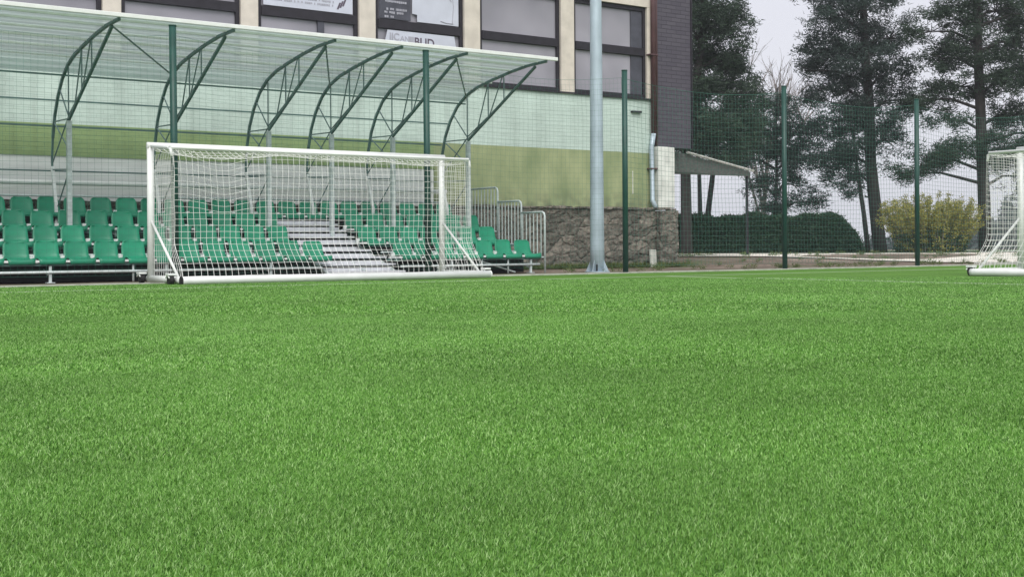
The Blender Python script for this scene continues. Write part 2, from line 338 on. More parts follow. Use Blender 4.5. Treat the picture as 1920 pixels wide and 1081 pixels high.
def build(mb, name, mt, parent=None, smooth=False, bevel=0, local=False, origin=None):
    me = bpy.data.meshes.new(name); org = Vector((0,0,0))
    if parent is not None: org = ORG[parent]
    if origin is not None: org = Vector(origin)
    vs = mb.v if local else [(x-org.x, y-org.y, z-org.z) for x, y, z in mb.v]
    me.from_pydata(vs, [], mb.f); me.materials.append(M_[mt])
    if smooth:
        me.polygons.foreach_set('use_smooth', [True]*len(me.polygons))
    me.update()
    o = bpy.data.objects.new(name, me); COL.objects.link(o)
    if parent is not None: o.parent = parent
    elif origin is not None: o.location = origin
    ORG[o] = org
    if bevel:
        b_ = o.modifiers.new('bevel', 'BEVEL'); b_.width = bevel; b_.segments = 2; b_.limit_method = 'ANGLE'
    return o
def tag(o, label, cat, group=None):
    o['label'] = label; o['category'] = cat
    if group: o['group'] = group
    return o
def struct(o, kind='structure'): o['kind'] = kind; return o
def copy_tree(o, parent=None):
    c = o.copy(); COL.objects.link(c)
    if parent is not None: c.parent = parent
    for ch in list(o.children): copy_tree(ch, c)
    return c
def sm(x): x = max(0, min(1, x)); return x*x*(3-2*x)

# ------------------------------------------------------------------ ground
def gz(x, y): return .19*sm((y-20.0)/5.0) if x > 20.9 or y > 30 else 0.0
def gz2(x, y):
    k = sm((x-20.8)/1.0) if y < 30 else 1
    far = math.hypot(x, y)
    return .19*sm((y-20.0)/5.0)*k - max(0, (far-75))*.02 - .005
mb = MB()
def axis(lst):
    o_ = []
    for a, b_, n in lst: o_ += list(np.linspace(a, b_, n, endpoint=False))
    return o_ + [lst[-1][1]]
xs = axis([(-300,-60,10),(-60,16,12),(16,32,32),(32,90,30),(90,500,14)])
ys = axis([(-100,17.9,12),(17.9,30,36),(30,80,30),(80,500,16)])
idx = {}
for i, x in enumerate(xs):
    for j, y in enumerate(ys):
        idx[i, j] = len(mb.v); mb.v.append((x, y, gz2(x, y) + (0.018*noise.noise((x*.7, y*.7, 3)) if 18.2 < y < 70 and x > 18 else 0) - .004))
for i in range(len(xs)-1):
    for j in range(len(ys)-1): mb.f.append((idx[i,j], idx[i+1,j], idx[i+1,j+1], idx[i,j+1]))
struct(build(mb, 'ground', 'dirt', smooth=True))
mb = MB(); mb.quad((-40,-25,.004),(60,-25,.004),(60,17.62,.004),(-40,17.62,.004))
struct(build(mb, 'pitch', 'turf'))
mb = MB(); mb.quad((-40,17.70,.002),(60,17.70,.002),(60,18.85,.002),(-40,18.85,.002))
struct(build(mb, 'gravel_strip', 'gravel'))
k = MB()
for i in range(-40, 60): k.box(i+.004, i+.996, 17.62, 17.68, -.1, .022+.003*math.sin(i*1.7))
struct(build(k, 'kerb', 'kerb', bevel=.006))
# pale path behind the bank
P0, P1, P2, P3 = at(1180, 35.5), at(1990, 32.5), at(1990, 41), at(1180, 46)
mb = MB(); n_ = 20
for i in range(n_):
    a = P0.lerp(P1, i/n_); b_ = P0.lerp(P1, (i+1)/n_); c_ = P3.lerp(P2, (i+1)/n_); d_ = P3.lerp(P2, i/n_)
    mb.quad(*[(q.x, q.y, gz2(q.x, q.y)+.022) for q in (a, b_, c_, d_)])
struct(build(mb, 'path', 'path'))
# meadow beyond the trees, falling away
mb = MB()
for i in range(24):
    a0 = (i-4)/20; 
    for j in range(9):
        s0, s1 = 48*1.28**j, 48*1.28**(j+1)
        q = [at(900+1400*a0, s0), at(900+1400*(a0+.05), s0), at(900+1400*(a0+.05), s1), at(900+1400*a0, s1)]
        mb.quad(*[(p.x, p.y, .2-max(0, (math.hypot(p.x, p.y)-75))*.019) for p in q])
struct(build(mb, 'meadow', 'field'))

# ------------------------------------------------------------------ turf fibres (nobody could count them)
def turf():
    V = []; Fc = []
    def patch(d0, d1, dens, h, w, margin):
        area_w = lambda d: d*.86+2*margin
        N = int(dens*(area_w(d0)+area_w(d1))/2*(d1-d0))
        u = rng.random(N)
        # distance with density uniform over the wedge
        d = np.sqrt(u*(d1**2-d0**2)+d0**2)
        lat = (rng.random(N)-.5)*area_w(d)
        x = .5735*d+.8192*lat; y = .8192*d-.5735*lat
        keep = (y < 17.6)
        return x[keep], y[keep], h, w
    blocks = [patch(1.35, 3.0, 60000, .0130, .0010, 1.0), patch(3.0, 5.2, 30000, .0135, .0015, 1.1),
              patch(5.2, 9.5, 12500, .0145, .0024, 1.3), patch(9.5, 19, 3300, .015, .0048, 1.5)]
    vs = []; fs = []; base = 0
    for x, y, h, w in blocks:
        N = len(x)
        # tufting rows: fibres gather in small tufts
        cell = .011
        jx = np.round(x/cell)*cell; jy = np.round(y/cell)*cell
        x = x*.32+jx*.68; y = y*.32+jy*.68
        th = rng.random(N)*2*np.pi
        # pile lean follows broad patches
        ph = 1.1*np.sin(x*.9+1.3*np.sin(y*.7))+.9*np.sin(y*1.1+.8*np.sin(x*.5))
        la = rng.random(N)*6.283; dr = .12+.05*ph
        lean = np.abs(rng.normal(.40, .22, N))*h
        hh = h*(.7+.5*rng.random(N))
        lx = np.cos(la)*lean+dr*h*.8; ly = np.sin(la)*lean+dr*h*.5
        cx, cy = np.cos(th)*w, np.sin(th)*w
        z0 = np.full(N, .003)
        P = np.empty((N, 5, 3))
        P[:,0] = np.c_[x-cx, y-cy, z0]; P[:,1] = np.c_[x+cx, y+cy, z0]
        P[:,2] = np.c_[x+cx*.8+lx*.35, y+cy*.8+ly*.35, hh*.6]; P[:,3] = np.c_[x-cx*.8+lx*.35, y-cy*.8+ly*.35, hh*.6]
        P[:,4] = np.c_[x+lx, y+ly, hh]
        vs.append(P.reshape(-1, 3))
        b0 = base+np.arange(N)*5
        fs.append(np.c_[b0, b0+1, b0+2, b0, b0+2, b0+3, b0+3, b0+2, b0+4].reshape(-1))
        base += N*5
    vs = np.concatenate(vs).astype(np.float32); fs = np.concatenate(fs).astype(np.int32)
    me = bpy.data.meshes.new('turf_fibres'); me.vertices.add(len(vs)); me.vertices.foreach_set('co', vs.ravel())
    nt_ = len(fs)//3; me.loops.add(len(fs)); me.loops.foreach_set('vertex_index', fs)
    me.polygons.add(nt_); me.polygons.foreach_set('loop_start', np.arange(nt_, dtype=np.int32)*3)
    me.polygons.foreach_set('loop_total', np.full(nt_, 3, dtype=np.int32))
    me.update(calc_edges=True); me.materials.append(M_['blade'])
    o = bpy.data.objects.new('turf_fibres', me); COL.objects.link(o)
    o['kind'] = 'stuff'; tag(o, 'short bright green artificial turf fibres covering the whole pitch', 'turf')
    return o
turf()

# ------------------------------------------------------------------ main building
WY = 22.75
Bd = empty('sports_hall', (10, WY, 0), 'long mint and olive painted hall with dark framed windows and a stone plinth', 'building')
XL, XR = -6.0, 20.12
def part(mb_, name, mt, par=Bd, **kw): return build(mb_, name, mt, par, **kw)
part(MB().box(XL, XR, WY, WY+.3, 2.745, 4.02), 'upper_wall', 'mint')
part(MB().box(XL, 13.9, WY, WY+.3, 2.17, 2.745), 'lower_wall', 'olive')
part(MB().box(13.9, XR-.003, WY+.002, WY+.3, 1.36, 2.745), 'lower_wall', 'olive_worn')
part(MB().box(XL, 13.9, WY+.015, WY+.3, 1.2, 2.17), 'wall_band', 'greyband')
pl = MB(); nx, nzz = 120, 22
def plinth(x0, x1, y, z0, z1, amp, seed):
    m_ = MB(); nx = int((x1-x0)/.06); nz_ = int((z1-z0)/.06)
    for i in range(nx+1):
        for j in range(nz_+1):
            x = x0+(x1-x0)*i/nx; z = z0+(z1-z0)*j/nz_
            dd = amp*noise.noise((x*3.1, z*4.7, seed)) + amp*.6*noise.noise((x*8, z*11, seed+5))
            m_.v.append((x, y+dd, z + (.035*noise.noise((x*4, 1, seed)) if j == nz_ else 0)))
    for i in range(nx):
        for j in range(nz_):
            a = i*(nz_+1)+j; m_.f.append((a, a+nz_+1, a+nz_+2, a+1))
    # top ledge and ends
    for i in range(nx):
        a = i*(nz_+1)+nz_; p, q = m_.v[a], m_.v[a+nz_+1]; m_.quad(p, q, (q[0], y+.45, q[2]), (p[0], y+.45, p[2]))
    for col, fl in ((0, 1), (nx, 0)):
        for j in range(nz_):
            a = col*(nz_+1)+j; p, q = m_.v[a], m_.v[a+1]
            pts = [p, q, (q[0], y+.45, q[2]), (p[0], y+.45, p[2])]
            m_.quad(*(pts if fl else pts[::-1]))
    return m_
part(plinth(XL, 20.05, WY-.16, -.15, 1.375, .045, 1), 'stone_plinth', 'stone')
part(plinth(20.06, 20.66, WY-.30, -.15, 1.35, .05, 9), 'stone_pier', 'stone')
led = MB()
for i in range(34):
    x = 13.9+i*.2; led.box(x, x+.19, WY-.20-.02*random.random(), WY-.005, 1.36+.02*random.random(), 1.40+.035*random.random())
part(led, 'plinth_ledge', 'stone', bevel=.01)
part(MB().box(20.12, 20.65, WY-.20, WY+.25, 1.42, 2.90), 'corner_pier', 'pier', bevel=.02)
part(MB().box(20.22, 21.36, WY-.02, WY+5, 2.905, 9.5), 'slate_cladding', 'slate')
part(MB().box(21.36, 21.40, WY-.05, WY+.02, 2.905, 9.5), 'corner_strip', 'frame')
part(MB().tube([(20.06, WY-.1, 3.22), (20.06, WY-.1, 9.5)], .062, 12), 'downpipe', 'dark_red', smooth=True)
part(MB().tube([(20.19, WY-.06, 2.92), (20.19, WY-.06, 9.5)], .035, 8), 'cable_duct', 'dark_red', smooth=True)
part(MB().tube([(19.99, WY-.24, 1.42), (19.99, WY-.12, 1.6), (19.99, WY-.1, 2.9), (20.06, WY-.1, 3.22)], .060, 12), 'downpipe', 'galv_pole', smooth=True)['label'] = 'grey lower length of downpipe'
for z in (2.35, 5.1): part(MB().box(19.92, 20.16, WY-.17, WY, z, z+.03), 'pipe_clamp', 'dark_red')
# window band
pilx = [(1.45,1.82),(4.17,4.54),(6.87,7.21),(9.53,9.89),(12.11,12.49),(14.68,15.09),(17.32,17.70),(19.93,20.12)]
for a, b_ in pilx: part(MB().box(a, b_, WY-.035, WY+.3, 4.02, 6.26), 'pillar', 'cream', bevel=.01)
part(MB().box(XL, XR, WY-.03, WY+.3, 6.265, 7.6), 'lintel', 'cream')
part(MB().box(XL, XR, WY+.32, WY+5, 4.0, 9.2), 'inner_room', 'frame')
part(MB().box(XL, XR-.02, WY-.05, WY+.3, 4.022, 4.06), 'sill_band', 'frame')
wins = []
for i in range(len(pilx)-1):
    x0, x1 = pilx[i][1], pilx[i+1][0]; y = WY+.03
    fr = MB(); e = .085
    fr.box(x0+.003, x0+e, y, y+.09, 4.063, 6.258); fr.box(x1-e, x1-.003, y, y+.09, 4.063, 6.258)
    fr.box(x0+e, x1-e, y, y+.09, 4.063, 4.063+.09); fr.box(x0+e, x1-e, y, y+.09, 6.16, 6.258)
    w = part(fr, 'window', 'frame', bevel=.006)
    part(MB().box(x0+e, x1-e, y-.02, y+.085, 5.08, 5.27), 'transom', 'frame', w, bevel=.006)
    if i == 3: part(MB().box(11.20, 11.34, y+.003, y+.08, 4.153, 5.08), 'mullion', 'poster_dark', w)
    if i == 6: part(MB().box(x1-e-.36, x1-e-.01, y+.03, y+.052, 4.16, 6.15), 'dark_reflection', 'poster_dark', w)  # dark strip painted in place of a reflection in the last bay
    part(MB().box(x0+e, x1-e, y+.055, y+.065, 4.15, 5.08), 'pane', 'glass', w)
    part(MB().box(x0+e, x1-e, y+.055, y+.065, 5.27, 6.16), 'pane', 'glass', w)
# broken stub and stain on the mint wall
part(MB().box(19.46, 19.475, WY-.012, WY+.001, 1.75, 2.30), 'pale_strip', 'pier')
part(MB().box(19.42, 19.72, WY-.07, WY, 3.70, 3.74), 'wall_bracket', 'frame')
# porch roof along the far end
pm = MB()
A, B_ = Vector((20.95, 22.95, 0)), at(1408, 39)
back = Vector((-2.6, 4.2, 0))
v = [(A.x,A.y,2.34),(B_.x,B_.y,2.66),(B_.x,B_.y,2.80),(A.x,A.y,2.86)]
v2 = [(x+back.x*.9, y+back.y*.9, z+.25) for x, y, z in v]
i0 = len(pm.v); pm.v += v+v2
for q in ((0,1,2,3),(7,6,5,4),(0,4,5,1),(1,5,6,2),(2,6,7,3),(3,7,4,0)): pm.f.append(q)
Pr = part(pm, 'porch_roof', 'porch')
pe = MB(); pe.tube([(A.x+1.0, A.y+.55, 2.885), (B_.x+.1, B_.y-.03, 2.83)], .035, 6)
part(pe, 'roof_edge', 'porch_edge', Pr)
pp = at(1401, 39); part(MB().tube([(pp.x, pp.y, .1), (pp.x, pp.y, 2.7)], .045, 8), 'porch_post', 'frame')

# posters and banners in the windows
def marks(org, x0, x1, z0, rows, rh, mt, par, seed, y):
    rr = random.Random(seed); m_ = MB()
    for k_ in range(rows):
        x = x0+rr.random()*.08; z = z0-k_*rh
        while x < x1-.05:
            w_ = .015+rr.random()*.03
            m_.box(x, min(x+w_, x1), y-.004, y, z-rh*.22-rr.random()*.012, z+rh*.2)
            x += w_+.008+(rr.random() < .18)*.04
    build(m_, 'print', mt, par)
def word(txt, x, z, size, mt, par, y, name='lettering', bold=.006):
    cu = bpy.data.curves.new('lettering', 'FONT'); cu.body = txt; cu.size = size; cu.offset = bold; cu.extrude = .002
    tmp = bpy.data.objects.new('lettering_src', cu); COL.objects.link(tmp)
    dg = bpy.context.evaluated_depsgraph_get(); me = bpy.data.meshes.new_from_object(tmp.evaluated_get(dg))
    bpy.data.objects.remove(tmp); me.materials.clear(); me.materials.append(M_[mt])
    o = bpy.data.objects.new(name, me); COL.objects.link(o); o.parent = par
    o.rotation_euler = (R(90), 0, 0); o.location = Vector((x, y, z)) - ORG[par]
    return o
yb = WY+.072
Y1 = WY+.026
def sheet_thing(name, pts, mt, label, cat):
    cx = sum(p[0] for p in pts)/len(pts); cz = min(p[1] for p in pts)
    e = empty(name, (cx, Y1, cz), label, cat)
    m_ = MB(); n = len(pts); m_.v += [(x, Y1, z) for x, z in pts]+[(x, Y1+.006, z) for x, z in pts]
    m_.f.append(tuple(range(n))); m_.f.append(tuple(range(2*n-1, n-1, -1)))
    for k_ in range(n): m_.f.append((k_, (k_+1) % n, n+(k_+1) % n, n+k_)[::-1])
    build(m_, 'sheet', mt, e); return e
b1 = sheet_thing('banner', [(10.02,5.29),(11.98,5.29),(11.98,6.1),(10.02,6.1)], 'poster', 'white printed banner filling the upper pane left of the dark poster', 'banner')
marks(0, 10.1, 11.6, 5.95, 8, .075, 'ink_pale', b1, 3, Y1-.001)
mk = MB()
for dx in (0, .06, .12): mk.quad((11.62+dx,Y1-.003,5.36+dx*.6),(11.66+dx,Y1-.003,5.36+dx*.6),(11.72+dx,Y1-.003,5.50+dx*.6),(11.68+dx,Y1-.003,5.50+dx*.6))
build(mk, 'emblem', 'ink', b1)
b2 = sheet_thing('poster', [(12.60,5.29),(13.36,5.29),(13.36,6.15),(12.60,6.15)], 'poster_dark', 'dark poster with pale print in the upper pane beside a plain sheet', 'poster')
for q, (rw, ln) in enumerate(((5.98, .55), (5.84, .5), (5.66, .6), (5.50, .58), (5.43, .52), (5.34, .3))):
    marks(0, 12.67+.03*(q % 2), 12.67+ln+.05, rw, 1, .09, 'ink_pale', b2, 20+q, Y1-.001)
b3 = sheet_thing('poster', [(13.40,5.45),(13.52,5.44),(13.52,5.29),(14.56,5.29),(14.56,6.15),(13.40,6.15)], 'poster', 'plain white sheet with faint corner sketch in the upper pane right of the dark poster', 'poster')
mk = MB(); mk.tube([(14.40,Y1-.004,6.0),(14.43,Y1-.004,5.7),(14.40,Y1-.004,5.34)], .008, 4); mk.tube([(14.10,Y1-.004,5.36),(14.25,Y1-.004,5.33),(14.42,Y1-.004,5.33)], .010, 4); mk.tube([(14.37,Y1-.004,5.95),(14.33,Y1-.004,5.86),(14.38,Y1-.004,5.8)], .008, 4)
build(mk, 'sketch', 'ink_pale', b3)
b4 = sheet_thing('banner', [(12.62,4.35),(14.58,4.35),(14.45,5.06),(12.80,5.06)], 'poster', 'white banner with faded lettering hung in the lower pane behind the canopy edge', 'banner')
word('IIC', 12.84, 4.86, .20, 'ink_pale', b4, Y1-.003)
word('AN', 13.10, 4.85, .16, 'ink_pale', b4, Y1-.003, bold=.0)
build(MB().box(13.30, 13.44, Y1-.004, Y1-.001, 4.77, 4.96), 'faded_block', 'ink_pale', b4)
word('BUD', 13.44, 4.78, .25, 'ink', b4, Y1-.004, bold=.004)

# leaning board by the pier
lb = MB(); lb.v += [(19.66,22.33,.0),(19.86,22.33,.0),(19.98,22.50,.42),(19.78,22.50,.42),(19.66,22.36,.0),(19.86,22.36,.0),(19.98,22.53,.42),(19.78,22.53,.42)]
for q in ((0,1,2,3),(7,6,5,4),(0,4,5,1),(1,5,6,2),(2,6,7,3),(3,7,4,0)): lb.f.append(q)
tag(build(lb, 'board', 'kerb', origin=(19.7,22.3,0)), 'small grey board leaning on the stone plinth beside its corner pier', 'board')

# ------------------------------------------------------------------ spectator stand
SY, SX, PI_, DEP, RISE = 19.44, 4.433, .45, .85, .262
St = empty('spectator_stand', (9, 19.44, 0), 'four row stand of green plastic seats on a galvanised frame with a central stair', 'stand')
XA, XB = 1.28, 14.28
AIS = (9.72, 11.08)
fr = MB()
for r_ in range(4):
    yf = SY+DEP*r_; zp = .335+RISE*r_
    # seat rails
    for dy in (.06, .34):
        segs = [(XA, XB)] if r_ == 3 else [(XA, AIS[0]), (AIS[1], XB)]
        for a, b_ in segs: fr.box(a, b_, yf+dy-.02, yf+dy+.02, zp-.075, zp-.035)
build(fr, 'seat_rail', 'dark_steel', St)
for r_ in range(1, 4):
    yf = SY+DEP*(r_-1)+.47; z = .335+RISE*r_-.40
    for (a, b_) in (((XA, AIS[0]), (AIS[1], XB))):
        build(MB().box(a, b_, yf, yf+.76, z-.04, z), 'deck', 'deck', St)
        build(MB().box(a+.01, b_-.01, yf+.77, yf+.79, z-.03, z+.24), 'gap_shade_board', 'under', St)  # dark board added to paint shade into the gaps between seats
build(MB().box(XA, XB, SY+DEP*3+.47, SY+DEP*3+.55, .72, 1.05), 'back_board', 'deck', St)
# legs and pipes
lg = MB()
for x in np.arange(XA+.2, XB+.3, 1.8):
    for r_ in range(4):
        y = SY+DEP*r_+.05
        if r_ < 3 and AIS[0] < x < AIS[1]: continue
        build(MB().sq((x, y, 0), (x, y, .26+RISE*r_), .04).box(x-.06, x+.06, y-.06, y+.06, 0, .012), 'leg', 'galv', St)
    build(MB().tube([(x, SY+.05, .1), (x, SY+2.8, .8)], .015, 6), 'brace', 'galv', St)
pp_ = MB()
for a, b_ in ((XA, AIS[0]-.1), (AIS[1]+.1, XB)):
    pp_.tube([(a, SY+.02, .165), (b_, SY+.02, .165)], .022, 8); pp_.tube([(a, SY+.75, .10), (b_, SY+.75, .10)], .018, 8)
    pp_.tube([(a, SY+.75, .42), (b_, SY+.75, .42)], .018, 8)
build(pp_, 'front_pipe', 'galv', St, smooth=True)
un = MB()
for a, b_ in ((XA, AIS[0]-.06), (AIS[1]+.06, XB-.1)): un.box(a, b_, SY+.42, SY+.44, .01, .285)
build(un, 'shade_skirt', 'under', St)  # dark skirting, widened so its colour stands in for shade under the stand
# front short struts under row one
for x in (6.35, 12.95, 13.55):
    build(MB().tube([(x, SY+.05, .0), (x, SY+.05, .28)], .018, 8), 'strut', 'galv', St, smooth=True)
build(MB().tube([(12.75, SY+.1, .30), (13.75, SY+.1, .02)], .016, 6), 'strut', 'galv', St)
# stair
for k_ in range(8):
    z = .10+.125*k_; y = SY-.12+.335*k_
    s_ = MB().box(AIS[0]+.02, AIS[1]+(.12 if k_ < 3 else -.02), y, y+.34, z-.035, z)
    s_.box(AIS[0]+.02, AIS[1]-.02, y+.30, y+.315, z-.03, z+.05)
    build(s_, 'step', 'step', St, bevel=.004)
sk = MB()
for x in (AIS[0], AIS[1]): sk.sq((x, SY-.1, .02), (x, SY+2.6, .92), .05)
build(sk, 'stair_stringer', 'galv', St)
# seat shell
prof = [(-.014,-.070,.185),(-.006,-.012,.196),(.02,.004,.207),(.07,.006,.212),(.14,-.002,.213),(.22,-.010,.213),(.29,-.008,.211),(.335,.010,.206),(.362,.045,.197),(.376,.09,.188),(.386,.14,.186),(.396,.19,.183),(.404,.235,.174),(.408,.262,.155),(.409,.276,.12)]
sh = MB(); nxs = 8
for k_, (y, z, hw) in enumerate(prof):
    for j in range(nxs+1):
        u = (j/nxs*2-1); e = abs(u)**3
        if k_ <= 7: sh.v.append((u*hw, y, z+.018*e*(1 if k_ > 1 else -.6)-.006*(1-u*u)))
        else: sh.v.append((u*hw, y-.022*e+.008*(1-u*u), z-.006*e))
for k_ in range(len(prof)-1):
    for j in range(nxs):
        a = k_*(nxs+1)+j; sh.f.append((a, a+1, a+nxs+2, a+nxs+1))
sme = bpy.data.meshes.new('seat'); sme.from_pydata(sh.v, [], sh.f); sme.materials.append(M_['seat'])
sme.polygons.foreach_set('use_smooth', [True]*len(sme.polygons)); sme.update()
brk = bpy.data.meshes.new('seat_bracket'); m_ = MB(); m_.box(-.268, -.182, .0, .40, -.050, -.018); m_.box(-.255, -.195, .29, .345, -.018, .055)
brk.from_pydata(m_.v, [], m_.f); brk.materials.append(M_['white_paint']); brk.update()
seat0 = None
def xrow(r_):
    off = (0, -.26, -.08, -.20)[r_]
    k_ = 0
    x = SX+PI_/2+off-PI_*7
    while x < XB-.16:
        if x > XA+.2: yield x
        x += PI_
cnt = 0
for r_ in range(4):
    for x in xrow(r_):
        if r_ < 3 and AIS[0]-.10 < x < AIS[1]+.05: continue
        if x < 3.0: continue
        if seat0 is None:
            s_ = bpy.data.objects.new('seat', sme); COL.objects.link(s_)
            so_ = s_.modifiers.new('thick', 'SOLIDIFY'); so_.thickness = .012; so_.offset = -1
            b_ = bpy.data.objects.new('seat_bracket', brk); COL.objects.link(b_); b_.parent = s_
            seat0 = s_
        else:
            s_ = copy_tree(seat0)
        s_.parent = St
        s_.location = Vector((x, SY+DEP*r_+.0, .365+RISE*r_)) - ORG[St]
        s_.rotation_euler = (R(random.uniform(-1.5, 1.5)), 0, R(random.uniform(-1.5, 1.5)))
        cnt += 1
print('seats', cnt)
# stepped guard rail at the right-hand end
GX = 14.33
secs = [(19.36, 20.14, 1.18), (20.14, 20.97, 1.42), (20.97, 22.1, 1.72)]
for i, (y0, y1, z1) in enumerate(secs):
    zb_ = .30+.26*i*1.0
    g_ = MB(); rr = .08
    g_.tube([(GX, y0, 0 if i == 0 else zb_-.15), (GX, y0, z1-rr), (GX, y0+.025, z1-.025), (GX, y0+rr, z1), (GX, y1, z1)], .020, 8)
    g_.tube([(GX, y0, zb_), (GX, y1, zb_)], .016, 8)
    if i == 2: g_.tube([(GX, y1, z1), (GX, y1, .3)], .020, 8)
    gr = build(g_, 'guard_rail', 'galv', St, smooth=True)
    n_ = int((y1-y0)/.118)
    for k_ in range(1, n_+1):
        y = y0+(y1-y0)*k_/(n_+.4)
        build(MB().tube([(GX, y, zb_), (GX, y, z1)], .011, 6), 'bar', 'galv', gr)

# ------------------------------------------------------------------ canopy
Cn = empty('stand_canopy', (9, 21.3, 0), 'curved translucent canopy on dark green steel trusses over the seats', 'canopy')
FX = [2.3, 4.1, 5.87, 7.68, 9.46, 10.74, 12.07, 13.83]
ARCH = [(18.60,3.955),(19.2,3.945),(19.8,3.89),(20.4,3.81),(20.95,3.72),(21.35,3.60),(21.7,3.40),(21.97,3.13),(22.17,2.82),(22.30,2.45),(22.36,2.10),(22.34,1.80),(22.28,1.50)]
CY, CZ = 21.30, 2.68
for x in FX:
    a = MB(); a.tube([(x, y, z) for y, z in ARCH[:10]], .032, 4, rot=math.pi/4)
    a.tube([(x, y, z) for y, z in ARCH[9:12]], .024, 4, rot=math.pi/4)
    t_ = build(a, 'truss', 'dark_steel', Cn)
    build(MB().tube([(x, CY, CZ), (x, 18.95, 3.90)], .030, 4, rot=math.pi/4), 'lower_chord', 'dark_steel', t_)
    wb = MB()
    for y0, z0, y1, z1 in ((20.55,3.07,20.55,3.78),(20.0,3.36,20.0,3.86),(21.32,2.7,21.32,3.60),(20.95,2.87,20.55,3.76),(20.52,3.09,20.05,3.84),(21.30,2.72,21.85,3.25),
                           (21.32,2.75,20.60,3.08),(21.34,2.70,22.22,2.72),(21.34,2.2,22.22,2.72),(21.34,2.72,22.34,2.0),(21.34,1.85,22.34,1.90),(21.34,1.80,22.0,1.25)):
        wb.tube([(x, y0, z0), (x, y1, z1)], .0125, 6)
    build(wb, 'web', 'mid_steel', t_)
    build(MB().box(x-.038, x+.038, CY-.04, CY+.036, .72, 2.66), 'column', 'galv', Cn)
    build(MB().tube([(x, 22.34, 1.95), (x, 22.12, 1.30), (x, 22.1, .75)], .036, 4, rot=math.pi/4), 'rear_foot', 'white_paint', t_)
for i, (y, z, r_, mt) in enumerate([(18.85,3.98,.026,'white_paint'),(19.3,3.965,.026,'white_paint'),(19.75,3.925,.026,'white_paint'),(20.2,3.865,.026,'white_paint'),(20.65,3.795,.026,'white_paint'),(21.1,3.71,.026,'white_paint'),(21.62,3.46,.020,'dark_steel'),
                      (22.08,3.08,.019,'dark_steel'),(22.36,2.66,.022,'dark_steel'),(22.38,1.88,.018,'dark_steel')]):
    build(MB().tube([(0.3, y, z), (13.98 if i < 7 else 13.85, y, z)], r_, 4, rot=math.pi/4), 'purlin', mt, Cn)
build(MB().tube([(.3, 22.42, 1.68), (14.0, 22.42, 1.68)], .045, 8), 'back_rail', 'white_paint', Cn, smooth=True)
build(MB().tube([(.3, 22.45, 1.45), (14.0, 22.45, 1.45)], .02, 8), 'back_rail', 'galv', Cn, smooth=True)
sp_ = [(18.52,4.02),(19.2,3.995),(19.8,3.935),(20.4,3.85),(20.95,3.755),(21.4,3.63),(21.62,3.50)]
def along(poly, n):
    L_ = [0]
    for a, b_ in zip(poly, poly[1:]): L_.append(L_[-1]+math.hypot(b_[0]-a[0], b_[1]-a[1]))
    res = []
    for k_ in range(n+1):
        d_ = L_[-1]*k_/n
        q = max(i for i in range(len(L_)) if L_[i] <= d_+1e-9); q = min(q, len(poly)-2)
        u = (d_-L_[q])/(L_[q+1]-L_[q]); res.append((poly[q][0]*(1-u)+poly[q+1][0]*u, poly[q][1]*(1-u)+poly[q+1][1]*u, d_))
    return res
shm = MB(); fine = along(sp_, 150); nn = 24
for i in range(nn+1):
    x = .3+(13.97-.3)*i/nn
    for y, z, d_ in fine: shm.v.append((x, y, z+.010*math.sin(d_*2*math.pi/.177)+.004*noise.noise((x*.6, d_*2, 0))))
for i in range(nn):
    for j in range(len(fine)-1):
        a = i*len(fine)+j; shm.f.append((a, a+len(fine), a+len(fine)+1, a+1))
build(shm, 'roof_sheet', 'sheet', Cn, smooth=True)
build(MB().box(.3, 14.02, 18.49, 18.54, 3.965, 4.03), 'edge_gutter', 'white_paint', Cn, bevel=.008)
for i in (2, 4, 6):
    br_ = MB(); br_.tube([(FX[i], 18.95, 3.90), (FX[i+1], 21.35, 3.55)], .014, 6)
    build(br_, 'wind_brace', 'dark_steel', Cn)

# ------------------------------------------------------------------ ball stop fence
Fn = empty('ball_stop_fence', (16, 18.5, 0), 'tall dark green posts carrying a fine green ball net along the pitch edge', 'fence')
posts = [-2.3, 2.2, 6.68, 11.18, 15.64, 20.1, 24.6, 29.1, 33.6]
for i, x in enumerate(posts):
    p_ = MB(); zt = 3.9
    lx = .03 if i in (2, 3) else 0
    p_.tube([(x, 18.5, 0), (x-lx, 18.5, zt)], .055, 12)
    p_.tube([(x-lx, 18.5, zt), (x-lx, 18.5, zt+.02)], .060, 12)
    o = build(p_, 'post', 'green_post', Fn, smooth=True)
def sag(x):
    for a, b_ in zip(posts, posts[1:]):
        if a <= x <= b_:
            u = (x-a)/(b_-a); return .16*4*u*(1-u)
    return 0
cell = .10; ny = 18.57; rows = 36
def npt(x, j):
    zt = 3.78-sag(x); z = .12+(zt-.12)*j/rows
    z += .012*noise.noise((x*1.3, j*.31, 2)); xo = .02*noise.noise((x*.9, j*.25, 7))
    return (x+xo, ny+.05*noise.noise((x*.5, j*.09, 5)), z)
for a_, b_ in zip(posts, posts[1:]):
    nm = MB(); r_ = .0013 if b_ < 16 else .0025
    for j in range(rows+1):
        nm.tube([npt(x, j) for x in np.linspace(a_, b_, 12)], r_*2.2 if j == rows else r_, 3, False)
    for k_ in range(45):
        nm.tube([npt(a_+(b_-a_)*k_/45, j) for j in range(0, rows+1, 4)], r_, 3, False)
    build(nm, 'net', 'green_net', Fn)

